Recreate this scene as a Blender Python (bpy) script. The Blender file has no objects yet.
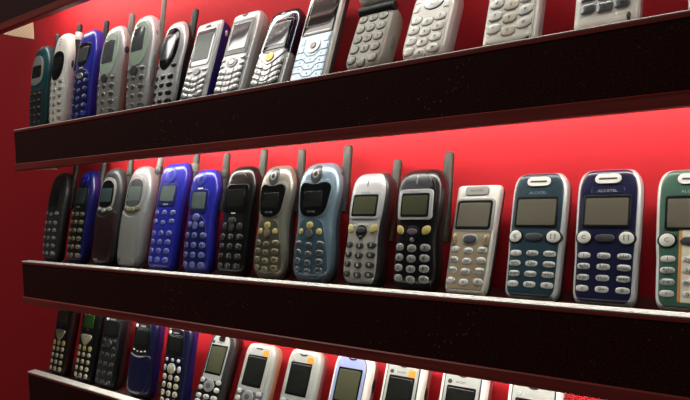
import bpy, math, random
from mathutils import Matrix, Vector
random.seed(4)
C = bpy.context.scene.collection
H = 1.45                                   # camera height above the shop floor (world z of the calibration origin)

# ------------------------------------------------------------------ materials
def lin(h):
    h = h.lstrip('#')
    v = [int(h[i:i+2], 16)/255 for i in (0, 2, 4)]
    return tuple(c/12.92 if c <= .04045 else ((c+.055)/1.055)**2.4 for c in v) + (1,)
MATS = {}
def mat(name, col, rough=.4, metal=0., coat=0., grain=.04, bump=0., scale=900, spec=.5):
    if name in MATS: return MATS[name]
    m = bpy.data.materials.new(name); m.use_nodes = True
    nt = m.node_tree; b = nt.nodes['Principled BSDF']
    c = lin(col)
    tc = nt.nodes.new('ShaderNodeTexCoord'); no = nt.nodes.new('ShaderNodeTexNoise')
    no.inputs['Scale'].default_value = scale; no.inputs['Detail'].default_value = 3
    nt.links.new(tc.outputs['Object'], no.inputs['Vector'])
    mx = nt.nodes.new('ShaderNodeMix'); mx.data_type = 'RGBA'
    mx.inputs[6].default_value = tuple(x*(1-grain) for x in c[:3]) + (1,)
    mx.inputs[7].default_value = tuple(min(1, x*(1+grain)) for x in c[:3]) + (1,)
    nt.links.new(no.outputs['Fac'], mx.inputs[0]); nt.links.new(mx.outputs[2], b.inputs['Base Color'])
    b.inputs['Roughness'].default_value = rough; b.inputs['Metallic'].default_value = metal
    b.inputs['Coat Weight'].default_value = coat; b.inputs['Coat Roughness'].default_value = .08
    b.inputs['Specular IOR Level'].default_value = spec
    if bump:
        bp = nt.nodes.new('ShaderNodeBump'); bp.inputs['Strength'].default_value = bump; bp.inputs['Distance'].default_value = .0006
        nt.links.new(no.outputs['Fac'], bp.inputs['Height']); nt.links.new(bp.outputs['Normal'], b.inputs['Normal'])
    MATS[name] = m; return m

def wall_mat():
    m = mat('red_painted_panel', '#C4252E', .6, grain=.05, scale=160, spec=.25); return m

def fascia_mat():
    m = bpy.data.materials.new('dark_woven_fascia'); m.use_nodes = True
    nt = m.node_tree; b = nt.nodes['Principled BSDF']; N = nt.nodes.new; L = nt.links.new
    tc = N('ShaderNodeTexCoord'); mp = N('ShaderNodeMapping'); mp.inputs['Scale'].default_value = (420, 420, 700)
    L(tc.outputs['Object'], mp.inputs['Vector'])
    n1 = N('ShaderNodeTexNoise'); n1.inputs['Scale'].default_value = 1; n1.inputs['Detail'].default_value = 4; n1.inputs['Roughness'].default_value = .7
    L(mp.outputs['Vector'], n1.inputs['Vector'])
    r1 = N('ShaderNodeValToRGB'); e = r1.color_ramp.elements
    e[0].position = .38; e[0].color = lin('#1C0807'); e[1].position = .72; e[1].color = lin('#60261F')
    L(n1.outputs['Fac'], r1.inputs['Fac'])
    n2 = N('ShaderNodeTexVoronoi'); n2.inputs['Scale'].default_value = 150; L(tc.outputs['Object'], n2.inputs['Vector'])
    n3 = N('ShaderNodeTexNoise'); n3.inputs['Scale'].default_value = 14; L(tc.outputs['Object'], n3.inputs['Vector'])
    ad = N('ShaderNodeMath'); ad.operation = 'MULTIPLY_ADD'; ad.inputs[1].default_value = -.45; L(n3.outputs['Fac'], ad.inputs[0]); L(n2.outputs['Distance'], ad.inputs[2])
    r2 = N('ShaderNodeValToRGB'); r2.color_ramp.elements[0].position = 0; r2.color_ramp.elements[0].color = (1, 1, 1, 1)
    r2.color_ramp.elements[1].position = .02; r2.color_ramp.elements[1].color = (0, 0, 0, 1)
    a2 = N('ShaderNodeMath'); a2.operation = 'ADD'; a2.inputs[1].default_value = .17; L(ad.outputs[0], a2.inputs[0]); L(a2.outputs[0], r2.inputs['Fac'])
    mx = N('ShaderNodeMix'); mx.data_type = 'RGBA'; mx.inputs[7].default_value = lin('#7A5A50')
    L(r2.outputs['Color'], mx.inputs[0]); L(r1.outputs['Color'], mx.inputs[6]); L(mx.outputs[2], b.inputs['Base Color'])
    b.inputs['Roughness'].default_value = .75; b.inputs['Specular IOR Level'].default_value = .2
    bp = N('ShaderNodeBump'); bp.inputs['Strength'].default_value = .5; bp.inputs['Distance'].default_value = .001
    L(n1.outputs['Fac'], bp.inputs['Height']); L(bp.outputs['Normal'], b.inputs['Normal'])
    return m

def wood_mat():
    m = bpy.data.materials.new('reddish_brown_wood'); m.use_nodes = True
    nt = m.node_tree; b = nt.nodes['Principled BSDF']; N = nt.nodes.new; L = nt.links.new
    tc = N('ShaderNodeTexCoord'); mp = N('ShaderNodeMapping'); mp.inputs['Scale'].default_value = (6, 260, 260)
    L(tc.outputs['Object'], mp.inputs['Vector'])
    n1 = N('ShaderNodeTexNoise'); n1.inputs['Scale'].default_value = 1; n1.inputs['Detail'].default_value = 5; L(mp.outputs['Vector'], n1.inputs['Vector'])
    r1 = N('ShaderNodeValToRGB'); e = r1.color_ramp.elements
    e[0].position = .3; e[0].color = lin('#8E2E28'); e[1].position = .75; e[1].color = lin('#B84A40')
    L(n1.outputs['Fac'], r1.inputs['Fac']); L(r1.outputs['Color'], b.inputs['Base Color'])
    b.inputs['Roughness'].default_value = .4
    return m

def weave_mat():
    m = bpy.data.materials.new('beige_woven_panel'); m.use_nodes = True
    nt = m.node_tree; b = nt.nodes['Principled BSDF']; N = nt.nodes.new; L = nt.links.new
    tc = N('ShaderNodeTexCoord'); ck = N('ShaderNodeTexChecker'); ck.inputs['Scale'].default_value = 360
    ck.inputs[1].default_value = lin('#E6DCC0'); ck.inputs[2].default_value = lin('#B5A888')
    L(tc.outputs['Object'], ck.inputs['Vector']); L(ck.outputs['Color'], b.inputs['Base Color']); b.inputs['Roughness'].default_value = .8
    return m

def lamp_mat():
    m = bpy.data.materials.new('lit_fluorescent_tube'); m.use_nodes = True
    b = m.node_tree.nodes['Principled BSDF']; b.inputs['Base Color'].default_value = (.9, .9, .9, 1)
    b.inputs['Emission Color'].default_value = (.97, 1, .93, 1); b.inputs['Emission Strength'].default_value = LAMP
    return m
LAMP = 22.

# ------------------------------------------------------------------ mesh helpers
def link_mesh(name, verts, faces, mats, parent=None, idx=None, smooth=True, sharp=38):
    me = bpy.data.meshes.new(name); me.from_pydata([tuple(v) for v in verts], [], faces)
    if not isinstance(mats, (list, tuple)): mats = [mats]
    for m in mats: me.materials.append(m)
    if idx:
        for p, i in zip(me.polygons, idx): p.material_index = i
    if smooth:
        for p in me.polygons: p.use_smooth = True
        me.set_sharp_from_angle(angle=math.radians(sharp))
    me.validate(); me.update()
    o = bpy.data.objects.new(name, me); C.objects.link(o)
    if parent: o.parent = parent
    return o

def box_geo(x0, x1, y0, y1, z0, z1, b=.0006):
    """bevelled box as verts/faces (24 verts)"""
    V, F = [], []
    xs, ys, zs = (x0, x1), (y0, y1), (z0, z1)
    def idx(i, j, k, a): return ((i*2+j)*2+k)*3+a
    for i in (0, 1):
        for j in (0, 1):
            for k in (0, 1):
                p = [xs[i], ys[j], zs[k]]; s = [1 if q == 0 else -1 for q in (i, j, k)]
                for a in range(3):
                    q = [p[n] + (0 if n == a else s[n]*b) for n in range(3)]; V.append(q)
    for a in range(3):
        for e in (0, 1):
            l = []
            for (u, v) in ((0, 0), (1, 0), (1, 1), (0, 1)):
                t = [0, 0, 0]; t[a] = e; t[(a+1) % 3] = u; t[(a+2) % 3] = v; l.append(idx(*t, a))
            F.append(l if e else l[::-1])
    for a in range(3):
        b1, b2 = (a+1) % 3, (a+2) % 3
        for u in (0, 1):
            for v in (0, 1):
                t0 = [0, 0, 0]; t0[b1] = u; t0[b2] = v; t1 = t0[:]; t1[a] = 1
                q = [idx(*t0, b1), idx(*t1, b1), idx(*t1, b2), idx(*t0, b2)]
                F.append(q if u == v else q[::-1])
    for i in (0, 1):
        for j in (0, 1):
            for k in (0, 1):
                q = [idx(i, j, k, 0), idx(i, j, k, 1), idx(i, j, k, 2)]
                F.append(q if (i+j+k) % 2 == 1 else q[::-1])
    return V, F
def box(name, x0, x1, y0, y1, z0, z1, m, parent=None, b=.0006):
    V, F = box_geo(x0, x1, y0, y1, z0, z1, b); return link_mesh(name, V, F, m, parent, smooth=False)

def lathe(name, prof, m, parent=None, cx=0, cy=0, axis='z', n=14):
    """prof: list of (r, h)"""
    V, F = [], []
    for r, h in prof:
        for i in range(n):
            a = 2*math.pi*i/n; c, s = r*math.cos(a), r*math.sin(a)
            V.append((cx+c, cy+s, h) if axis == 'z' else (h, cx+c, cy+s))
    for k in range(len(prof)-1):
        for i in range(n):
            j = (i+1) % n; F.append((k*n+i, k*n+j, (k+1)*n+j, (k+1)*n+i))
    F.append(tuple(range(n))[::-1]); F.append(tuple((len(prof)-1)*n+i for i in range(n)))
    return link_mesh(name, V, F, m, parent)

TXT = {}
def text_geo(s):
    if s in TXT: return TXT[s]
    cu = bpy.data.curves.new('t', 'FONT'); cu.body = s; cu.size = 1; cu.align_x = 'CENTER'; cu.resolution_u = 2
    ob = bpy.data.objects.new('t', cu); C.objects.link(ob)
    bpy.context.view_layer.update()
    me = bpy.data.meshes.new_from_object(ob)
    V = [(v.co.x, v.co.y) for v in me.vertices]; F = [tuple(p.vertices) for p in me.polygons]
    if V:
        y0, y1 = min(v[1] for v in V), max(v[1] for v in V); x0, x1 = min(v[0] for v in V), max(v[0] for v in V)
        V = [(x-(x0+x1)/2, y-(y0+y1)/2) for x, y in V]
    bpy.data.objects.remove(ob); bpy.data.curves.remove(cu); bpy.data.meshes.remove(me)
    TXT[s] = (V, F); return TXT[s]

# polygons in phone-front coordinates (x, z), metres
def ell(cx, cz, a, b, n=20, p=2.):
    out = []
    for i in range(n):
        t = 2*math.pi*i/n; c, s = math.cos(t), math.sin(t)
        out.append((cx + a*math.copysign(abs(c)**(2/p), c), cz + b*math.copysign(abs(s)**(2/p), s)))
    return out
def rr(cx, cz, w, h, r, k=3):
    r = min(r, w/2*.99, h/2*.99); out = []
    for (sx, sz, a0) in ((1, 1, 0), (-1, 1, 90), (-1, -1, 180), (1, -1, 270)):
        for i in range(k+1):
            a = math.radians(a0+90*i/k)
            out.append((cx+sx*(w/2-r)+r*math.cos(a), cz+sz*(h/2-r)+r*math.sin(a)))
    return out
def chaikin(pts, it=2):
    for _ in range(it):
        q = []
        for i in range(len(pts)):
            a, b = pts[i], pts[(i+1) % len(pts)]
            q += [(a[0]*.75+b[0]*.25, a[1]*.75+b[1]*.25), (a[0]*.25+b[0]*.75, a[1]*.25+b[1]*.75)]
        pts = q
    return pts
def dense(pts, step):
    out = []
    for i in range(len(pts)):
        a, b = pts[i], pts[(i+1) % len(pts)]
        k = max(1, int(math.hypot(b[0]-a[0], b[1]-a[1])/step))
        for j in range(k): out.append((a[0]+(b[0]-a[0])*j/k, a[1]+(b[1]-a[1])*j/k))
    return out

# ------------------------------------------------------------------ setting constants
ZF = {'T': .1112, 'M': -.1064, 'B': -.2915}      # top of the shelf lip, per row
LIP_D, REC = .013, .006                          # lip depth and how far the shelf floor lies below it
Y0 = .0165
YW = .092
ROWNAME = {'T': 'upper', 'M': 'middle', 'B': 'lowest'}


# (shift of the centre, width factor, length factor) found by measuring each phone against the photograph
FIT = {'T': [(-.009, 1.12, 1.055), (-.009, 1.12, 1.05), (-.007, 1.14, 1.05), (-.010, 1.16, 1.05), (-.010, 1.14, 1.05), (-.010, 1.16, 1.05), (-.002, 1.10, 1.07), (-.001, 1.06, 1.05),
             (-.003, 1.12, 1.02), (-.002, 1.05, 1), (-.001, 1.08, 1), (-.001, 1.08, 1), (-.001, 1.04, 1), (0, 1.02, 1), (0, 1.05, 1)],
       'M': [(-.014, 1.08, 1.026), (-.011, 1.14, 1.036), (-.008, 1.08, 1.006), (-.010, 1.10, 1.011), (-.007, 1.12, 1.021), (-.007, 1.12, 1.036), (-.007, 1.14, 1.021), (-.006, 1.14, 1.006), (-.005, 1.14, 1.006),
             (-.0045, 1.14, 1.031), (-.0025, 1.13, 1.036), (-.002, 1.10, 1.006), (0, 1.13, 1.021), (-.001, 1.11, 0.996), (-.001, 1.11, 0.996)],
       'B': [(.004, 1.10, 1.015), (.005, 1.10, 1.01), (-.004, 1.22, 1.06), (.002, 1.22, 1.05), (-.001, 1.12, 1.035), (-.001, 1.14, 1.005), (0, 1.10, 1), (0, 1.11, 1), (-.003, 1.08, 1.01),
             (-.002, 1.09, 1.005), (-.002, 1.09, 1.005), (-.001, 1.06, 1.0)]}
SEEN = {'T': 0, 'M': 0, 'B': 0}; BUILT = []

# ------------------------------------------------------------------ the phone builder
class Phone:
    def __init__(s, row, label, xl, W, L, tilt, T=.022, fr=.42, n=4., top=(.3, 1., 2.), bot=(.2, .7, 2.), prof=((0, 1), (1, 1)),
                 front=None, back=None, re=.4, bow=0., kind='mobile_phone', nb=3.):
        s.W, s.L, s.T, s.n, s.nb, s.prof, s.bow = W, L, T, n, nb, prof, bow
        s.Tf, s.Tb = T*fr, T*(1-fr)
        s.top = (top[0]*L, top[1]*W/2, top[2]); s.bot = (bot[0]*L, bot[1]*W/2, bot[2]); s.re = re*T
        r = s.root = bpy.data.objects.new(kind, None); C.objects.link(r); r.empty_display_size = .02
        r['label'] = label; r['category'] = 'flip phone' if kind == 'flip_phone' else 'mobile phone'
        r['group'] = 'old mobile phones on the %s shelf' % ROWNAME[row]
        a = math.radians(tilt); r.rotation_euler = (-a, 0, 0)
        s.low = 1e9; dx, s.kx, s.kz = FIT[row][SEEN[row]]; SEEN[row] += 1; BUILT.append(s)
        N, M = 44, 19
        zs = [L*(1-math.cos(math.pi*i/N))/2 for i in range(N+1)]
        for nm, mt, side in (('front_shell', front, -1), ('back_shell', back, 1)):
            V, F = [], []
            for z in zs:
                hw, e = s.hw(z), s.e(z)
                for j in range(M):
                    t = math.pi*j/(M-1); c, q = math.cos(t), math.sin(t); nn = s.n if side < 0 else s.nb
                    x = -hw*math.copysign(abs(c)**(2/nn), c); d = e*max(0., q)**(2/nn)
                    y = s.Tf - s.Tf*d if side < 0 else s.Tf + s.Tb*d
                    y += s.bw(z); V.append((x, y, z)); s.low = min(s.low, z*s.kz*math.cos(a)-y*math.sin(a))
            for k in range(N):
                for j in range(M-1):
                    q = [k*M+j, k*M+j+1, (k+1)*M+j+1, (k+1)*M+j]; F.append(q if side < 0 else q[::-1])
            link_mesh(nm, V, F, mt, r, sharp=50)
        zb = ZF[row] - REC - s.low
        r.location = (xl+W/2+dx, Y0, H+zb)
        s.tilt = a
    def bw(s, z): return s.bow*(2*z/s.L-1)**2
    def k(s, d, R, p): return 1. if d >= R else max(0., 1-(1-max(0, d)/R)**p)**(1/p)
    def hw(s, z):
        v = z/s.L; P = s.prof
        for (a, ka), (b, kb) in zip(P, P[1:]):
            if v <= b:
                t = (v-a)/(b-a); t = t*t*(3-2*t); w = ka+(kb-ka)*t; break
        else: w = P[-1][1]
        h = s.W/2*w
        return max(.0004, h - s.top[1]*w*(1-s.k(s.L-z, s.top[0], s.top[2])) - s.bot[1]*w*(1-s.k(z, s.bot[0], s.bot[2])))
    def e(s, z): return min(s.k(z, s.re, 2.), s.k(s.L-z, s.re*1.3, 2.))
    def yf(s, x, z):
        z = min(max(z, 0), s.L); u = min(1., abs(x)/s.hw(z))
        return s.Tf*(1-s.e(z)*(1-u**s.n)**(1/s.n)) + s.bw(z)
    # --- shapes on the front face
    def out(s, inset, v0=0., v1=1., n=26, iz=None):
        iz = inset if iz is None else iz
        kx, kz, c = 1-inset/(s.W/2), 1-iz/(s.L/2), s.L/2
        za, zb = max(v0*s.L, c-c*kz), min(v1*s.L, c+c*kz); l, r = [], []
        for i in range(n+1):
            z = za+(zb-za)*(1-math.cos(math.pi*i/n))/2; h = s.hw(c+(z-c)/kz)*kx
            l.append((-h, z)); r.append((h, z))
        return r + l[::-1]
    def P(s, pts): return [(u*s.W/2, v*s.L) for u, v in pts]
    def inlay(s, name, poly, m, h0=0., h=.0006, bev=.0003, dome=0., parent=None, rings=None, txt=None, tm=None, th=.002, label=None, step=.004):
        big = max(p[0] for p in poly)-min(p[0] for p in poly) > .012 or max(p[1] for p in poly)-min(p[1] for p in poly) > .012
        if big: poly = dense(poly, step)
        n = len(poly); cx = (max(p[0] for p in poly)+min(p[0] for p in poly))/2; cz = (max(p[1] for p in poly)+min(p[1] for p in poly))/2
        R = sum(math.hypot(x-cx, z-cz) for x, z in poly)/n
        b = min(.4, bev/R)
        sc = [(1, h0-.0006), (1, h0+h-bev), (1-b*.35, h0+h-bev*.3), (1-b, h0+h)]
        for q in (rings or ((.97, .94, .9, .85, .78, .62, .42, .2) if big else (.55,))): sc.append(((1-b)*q, h0+h+dome*(1-q*q)))
        V, F = [], []
        for q, hh in sc:
            for x, z in poly:
                X, Z = cx+(x-cx)*q, cz+(z-cz)*q; V.append((X, s.yf(X, Z)-hh, Z))
        for k in range(len(sc)-1):
            for i in range(n):
                j = (i+1) % n; F.append((k*n+i, k*n+j, (k+1)*n+j, (k+1)*n+i))
        V.append((cx, s.yf(cx, cz)-h0-h-dome, cz)); o = (len(sc)-1)*n
        for i in range(n): F.append((o+i, o+(i+1) % n, len(V)-1))
        # polygons run counter-clockwise seen from the front (-y)
        A = sum(poly[i][0]*poly[(i+1) % n][1]-poly[(i+1) % n][0]*poly[i][1] for i in range(n))
        if A < 0: F = [tuple(f[::-1]) for f in F]
        idx = [0]*len(F); ms = [m]
        if txt:
            tv, tf = text_geo(txt); o = len(V)
            for x, y in tv:
                X, Z = cx+x*th, cz+y*th; V.append((X, s.yf(X, Z)-h0-h-dome*.9-.00025, Z))
            F += [tuple(i+o for i in f) for f in tf]; idx += [1]*len(tf); ms.append(tm)
        ob = link_mesh(name, V, F, ms, parent or s.root, idx)
        if label: ob['label'] = label
        return ob
    def text(s, t, x, z, h, m, h0=.0008, name='lettering', parent=None):
        tv, tf = text_geo(t)
        V = [(x+a*h, s.yf(x+a*h, z+b*h)-h0-.0002, z+b*h) for a, b in tv]
        return link_mesh(name, V, tf, m, parent or s.root, smooth=False)
    def badge(s, x, z, h, m, h0=.0008):
        """small printed mark too small to read in the photograph"""
        return s.inlay('printed_mark', rr(x, z, h*2.8, h*.55, h*.2), m, h0-.0002, .0003, .0001)
    def window(s, poly, m, dpoly, dm, h0=.0006, h=.0005, name='screen_window', dlabel=None):
        w = s.inlay(name, poly, m, h0, h)
        s.inlay('display', dpoly, dm, h0+h, .0003, .0001, parent=w, label=dlabel)
        return w
    def keys(s, rows, v0, v1, span, w, h, m, tm=None, cols=3, h0=.0006, kh=.0008, p=2.4, dg='123456789*0#', arc=0., lab=None, th=.0040, taper=1., dome=.0004, n=14, skew=0.):
        c = 0; w *= .86; h *= .9
        for r in range(rows):
            v = v1+(v0-v1)*(r/max(1, rows-1)); sp = span*(1+(taper-1)*(r/max(1, rows-1)))
            for q in range(cols):
                u = 0 if cols == 1 else -1+2*q/(cols-1)
                x = u*sp*s.W/2; z = v*s.L + arc*u*u + skew*u
                t = None
                if tm:
                    t = lab[c] if lab and c < len(lab) else (dg[c] if c < len(dg) else None)
                s.inlay('key', ell(x, z, w/2, h/2, n, p), m, h0, kh, min(w, h)*.12, dome, txt=t, tm=tm, th=th); c += 1
    def antenna(s, u, tip, m, r0=.0048, r1=.0042, yk=.62, z0=None, collar=None, cl=.012, knob=False):
        x, y = u*s.W/2, s.T*yk; z0 = s.L*.6 if z0 is None else z0
        pr = [(r0, z0), (r0*1.02, z0+(tip-z0)*.4), (r1, tip-.004), (r1*.93, tip-.0018), (r1*.7, tip-.0005), (r1*.3, tip)]
        a = lathe('antenna', pr, m, s.root, x, y, n=16)
        if collar:
            zc = s.L - .012
            lathe('collar', [(r0*1.12, zc), (r0*1.18, zc+.001), (r0*1.15, zc+cl-.001), (r0*1.05, zc+cl)], collar, a, x, y, n=16)
        return a
    def side_button(s, v, hgt, m, y=.5, name='side_button', r=.0022):
        """pill on the right flank"""
        x = s.hw(v*s.L)-.0006; V, F = [], []; n = 16
        pts = [(s.T*y + r*math.cos(2*math.pi*i/n), v*s.L + hgt/2*math.sin(2*math.pi*i/n)) for i in range(n)]
        for k, (q, dx) in enumerate(((1, -.001), (1, .0008), (.8, .0012))):
            cy, cz = s.T*y, v*s.L
            for a, b in pts: V.append((x+dx, cy+(a-cy)*q, cz+(b-cz)*q))
        for k in range(2):
            for i in range(n):
                j = (i+1) % n; F.append((k*n+i, k*n+j, (k+1)*n+j, (k+1)*n+i))
        F.append(tuple(2*n+i for i in range(n)))
        return link_mesh(name, V, F, m, s.root)
    def slots(s, n, v0, v1, m, w=.0045, h=.0013, h0=.0001, u=0.):
        for i in range(n):
            v = v0+(v1-v0)*i/max(1, n-1)
            s.inlay('earpiece_slot', ell(u*s.W/2, v*s.L, w/2, h/2, 10), m, h0, .0002, .0001)

# ------------------------------------------------------------------ palette
silver = mat('silver_plastic', '#C6C8C8', .34, .35, .2); pale = mat('pale_silver_plastic', '#DAD9D2', .38, .15, .15)
white = mat('white_plastic', '#E9E6DC', .35, 0, .3); cream = mat('cream_plastic', '#DCD3BE', .4)
grey = mat('grey_plastic', '#8C8C88', .45, .1); midgrey = mat('warm_grey_plastic', '#A4A096', .45, .1)
dgrey = mat('dark_grey_plastic', '#3A3C3D', .4, .1, .2); char = mat('charcoal_plastic', '#2A2B2C', .35, 0, .3)
black = mat('black_plastic', '#0E0E10', .3, 0, .4); rubber = mat('black_rubber', '#191A1A', .55)
antgrey = mat('grey_antenna_rubber', '#6B6862', .5); antdark = mat('dark_antenna_rubber', '#35342F', .55); antolive = mat('olive_grey_antenna_rubber', '#3B3932', .5)
blue = mat('royal_blue_plastic', '#2B2FA6', .3, .1, .4); deepblue = mat('deep_blue_plastic', '#1C2068', .34, .1, .3)
navy = mat('navy_plastic', '#131538', .3, 0, .5); ink = mat('dark_navy_gloss', '#14122A', .14, 0, .8)
teal = mat('dark_teal_plastic', '#11464C', .35, 0, .3); tealnavy = mat('teal_navy_plastic', '#1A3541', .35, 0, .3)
greenp = mat('green_plastic', '#33584A', .38, 0, .25); orangestripe = mat('orange_stripe', '#C98B45', .5)
gold = mat('pale_gold_plastic', '#A09076', .36, .4, .2); olive = mat('olive_silver_plastic', '#9A988A', .32, .55, .25)
olived = mat('bronze_grey_plastic', '#6A6558', .35, .5, .2)
midsil = mat('soft_silver_plastic', '#A3A5A4', .34, .35, .2); facesil = mat('greenish_silver_plastic', '#AEB2AC', .36, .2, .1); steel = mat('steel_blue_plastic', '#86A0AE', .3, .5, .3); steeld = mat('deep_steel_blue_plastic', '#4F6B7C', .32, .45, .3)
skyblue = mat('silver_blue_metal', '#A9BCCB', .32, .5, .2); lav = mat('lavender_plastic', '#98A3D0', .35, .1, .3)
glass = mat('dark_glass', '#0B0C0E', .07, 0, .5, grain=0); smoke = mat('smoked_glass', '#1B1D1D', .15, 0, .2, grain=0)
greenglass = mat('pale_green_glass', '#A9BDAA', .1, 0, .7, grain=0); greyglass = mat('grey_mirror_glass', '#7C8084', .1, .6, .5, grain=0)
lcd = mat('grey_brown_display', '#635E52', .3, 0, .0, grain=.02, spec=.25); lcdd = mat('dark_display', '#1C1D1B', .08, 0, .6, grain=.02)
lcdg = mat('grey_green_display', '#5E6A66', .25, 0, 0, grain=.02, spec=.3); lcdgreen = mat('green_display', '#34561F', .3, 0, .1, grain=.02)
lcdbrown = mat('amber_brown_display', '#6A4A2C', .2, 0, .4, grain=.02); lcdt = mat('teal_grey_display', '#3C4A4C', .2, 0, 0, spec=.3)
lcdo = mat('olive_display', '#4A4A38', .25, 0, .0, spec=.3)
keyg = mat('grey_key', '#9A9A96', .4, .15); keyl = mat('light_grey_key', '#C4C4BF', .4, .1); keyb = mat('beige_key', '#C9BFA0', .45)
keyd = mat('dark_key', '#3B3A38', .4, .1); keyy = mat('yellow_beige_key', '#C8B872', .4); keyk = mat('black_key', '#17181A', .3, 0, .3)
keyblue = mat('pale_blue_key', '#6C74B4', .35, .1); keymb = mat('mid_blue_key', '#3F4AA8', .35, .1); keysil = mat('silver_key', '#B9BABA', .28, .6); keyw = mat('white_key', '#E2E0D8', .35, .1)
keydim = mat('dim_bronze_key', '#8A8468', .4, .3); keygl = mat('dark_silver_key', '#7E8080', .3, .6)
ink_t = mat('dark_print', '#1C1C20', .5); white_t = mat('white_print', '#ECECEC', .5); grey_t = mat('grey_print', '#A4ABB0', .4, .1)
orange = mat('orange_sticker', '#EE8A1E', .5); redblack = mat('wine_black_plastic', '#2A1114', .4, 0, .3)
pink = mat('rose_brown_plastic', '#8E5A58', .45); tan = mat('tan_plastic', '#B98F6E', .5); mauve = mat('mauve_grey_plastic', '#6A5E66', .4, .2)
goldm = mat('gold_emblem', '#B09A58', .3, .7)

# ------------------------------------------------------------------ setting: wall, shelves, lamps
XR = .34
wl = box('wall_back', -1.9, 1.1, YW, YW+.02, H-.75, H+.75, wall_mat(), b=.0002); wl['kind'] = 'structure'
fm, wm, bm, sh = fascia_mat(), wood_mat(), weave_mat(), mat('white_shelf_edge', '#F6F2EA', .5, grain=0.0, scale=120)
floorm = mat('dark_shelf_board', '#3A1A18', .6, grain=.15, scale=200)
lipm = {'T': mat('pinkish_shelf_edge', '#EBDCD2', .5, grain=.1, scale=150), 'M': sh, 'B': sh}  # upper lips slightly pinker than the white ones, with faint random mottling
tube_m = lamp_mat(); housing = mat('white_lamp_housing', '#D8D4C8', .5)
def shelf(zt, zb, xl, label, lip, pend):
    r = bpy.data.objects.new('display_shelf', None); C.objects.link(r); r.location = (xl, 0, H+zt)
    r['label'] = label; r['category'] = 'shelf'; r['group'] = 'fabric fronted display shelves'
    w = XR-xl; d = zb-zt
    box('fascia', 0, w, 0, .010, d+.0118, -.0053, fm, r)
    box('lip', -.0005, w, -.0008, LIP_D, -.0018, 0, lip, r, .0006)
    box('top_trim', -.0004, w, -.0007, .0101, -.0052, -.0019, wm, r, .0004)
    box('bottom_trim', -.0008, w, -.0022, .0112, d, d+.0116, wm, r, .001)
    box('shelf_board', 0, w, .0102, YW-.0005, -.014, -REC, floorm, r)
    e = box('end_panel', .001, .006, .0104, .068, d+.001, -.0145, bm, r); e['label'] = 'beige woven end panel'
    return r
shelf(.3650, .2785, -1.105, 'dark fabric shelf front cut by the top left picture corner', lipm['T'], 1)
shelf(ZF['T'], .0435, -1.0505, 'dark fabric fronted shelf with thin pinkish edge, carrying the top row of phones', lipm['T'], 1)
shelf(ZF['M'], -.1772, -1.0495, 'dark fabric fronted shelf with white edge, carrying the middle row with the green phone', lipm['M'], 1)
shelf(ZF['B'], -.3600, -1.0505, 'dark shelf at the bottom left corner, white edge running out under the sticker phones', lipm['B'], 0)
def lamp(zc, x0, x1, label):
    r = bpy.data.objects.new('fluorescent_lamp', None); C.objects.link(r); r.location = (x0, .024, H+zc)
    r['label'] = label; r['category'] = 'lamp'; r['group'] = 'tubes hidden behind the shelf fronts'
    lathe('tube', [(.006, .012)] + [(.0075, .013+(x1-x0-.026)*i/48) for i in range(49)] + [(.006, x1-x0-.012)], tube_m, r, 0, 0, 'x', 16)
    box('housing', 0, x1-x0, -.010, .014, .0095, .016, housing, r)
    for q in (0, x1-x0-.012): box('end_cap', q, q+.012, -.008, .008, -.0085, .0095, housing, r)
for zt, x0, w in ((.3650, -1.06, 'top shelf'), (ZF['T'], -.90, 'upper shelf'), (ZF['M'], -.90, 'middle shelf')):
    lamp(zt-.014-.0165, x0, XR-.05, 'white fluorescent tube fixed under the %s behind its front' % w)

# ------------------------------------------------------------------ upper shelf
def stub(p, tip, m, u=.68, yk=.8, **k): return p.antenna(u, tip, m, yk=yk, **k)
OV = dict(top=(.30, .85, 2.), bot=(.16, .5, 2.))

p = Phone('T', 'dark teal phone with grey oval screen surround, leftmost on the upper shelf', -1.0388, .0465, .140, 7.5, T=.025, n=3, prof=((0, .86), (.45, .92), (.8, 1), (1, 1)), front=teal, back=teal, bow=.004, **OV)
p.inlay('keypad_panel', p.out(.004, .03, .47), char, 0, .0006)
w = p.inlay('screen_window', chaikin(p.P([(-.62, .52), (.6, .52), (.74, .68), (.6, .83), (0, .88), (-.6, .83), (-.74, .68)])), grey, 0, .0007)
p.inlay('display', rr(0, .68*p.L, .026, .020, .003), lcdd, .0007, .0003, parent=w)
p.keys(5, .10, .42, .52, .0075, .0062, keyd, h0=.0006)
stub(p, .158, antdark, u=.9)

p = Phone('T', 'white phone with black oval screen and black stub antenna with white collar', -.9778, .0440, .152, 9, T=.026, n=3, prof=((0, .86), (.45, .90), (.8, 1), (1, 1)), front=white, back=white, bow=.004, **OV)
w = p.inlay('screen_window', chaikin(p.P([(-.45, .49), (.45, .49), (.74, .64), (.6, .79), (-.6, .79), (-.74, .64)])), glass, 0, .0008)
p.inlay('display', rr(0, .655*p.L, .021, .019, .003), lcdd, .0008, .0003, parent=w)
p.slots(3, .86, .92, keyk); p.keys(6, .09, .46, .56, .0085, .0075, keyg, h0=0, arc=.002)
p.side_button(.66, .012, dgrey)
stub(p, .166, rubber, u=.85, collar=white)

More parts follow.
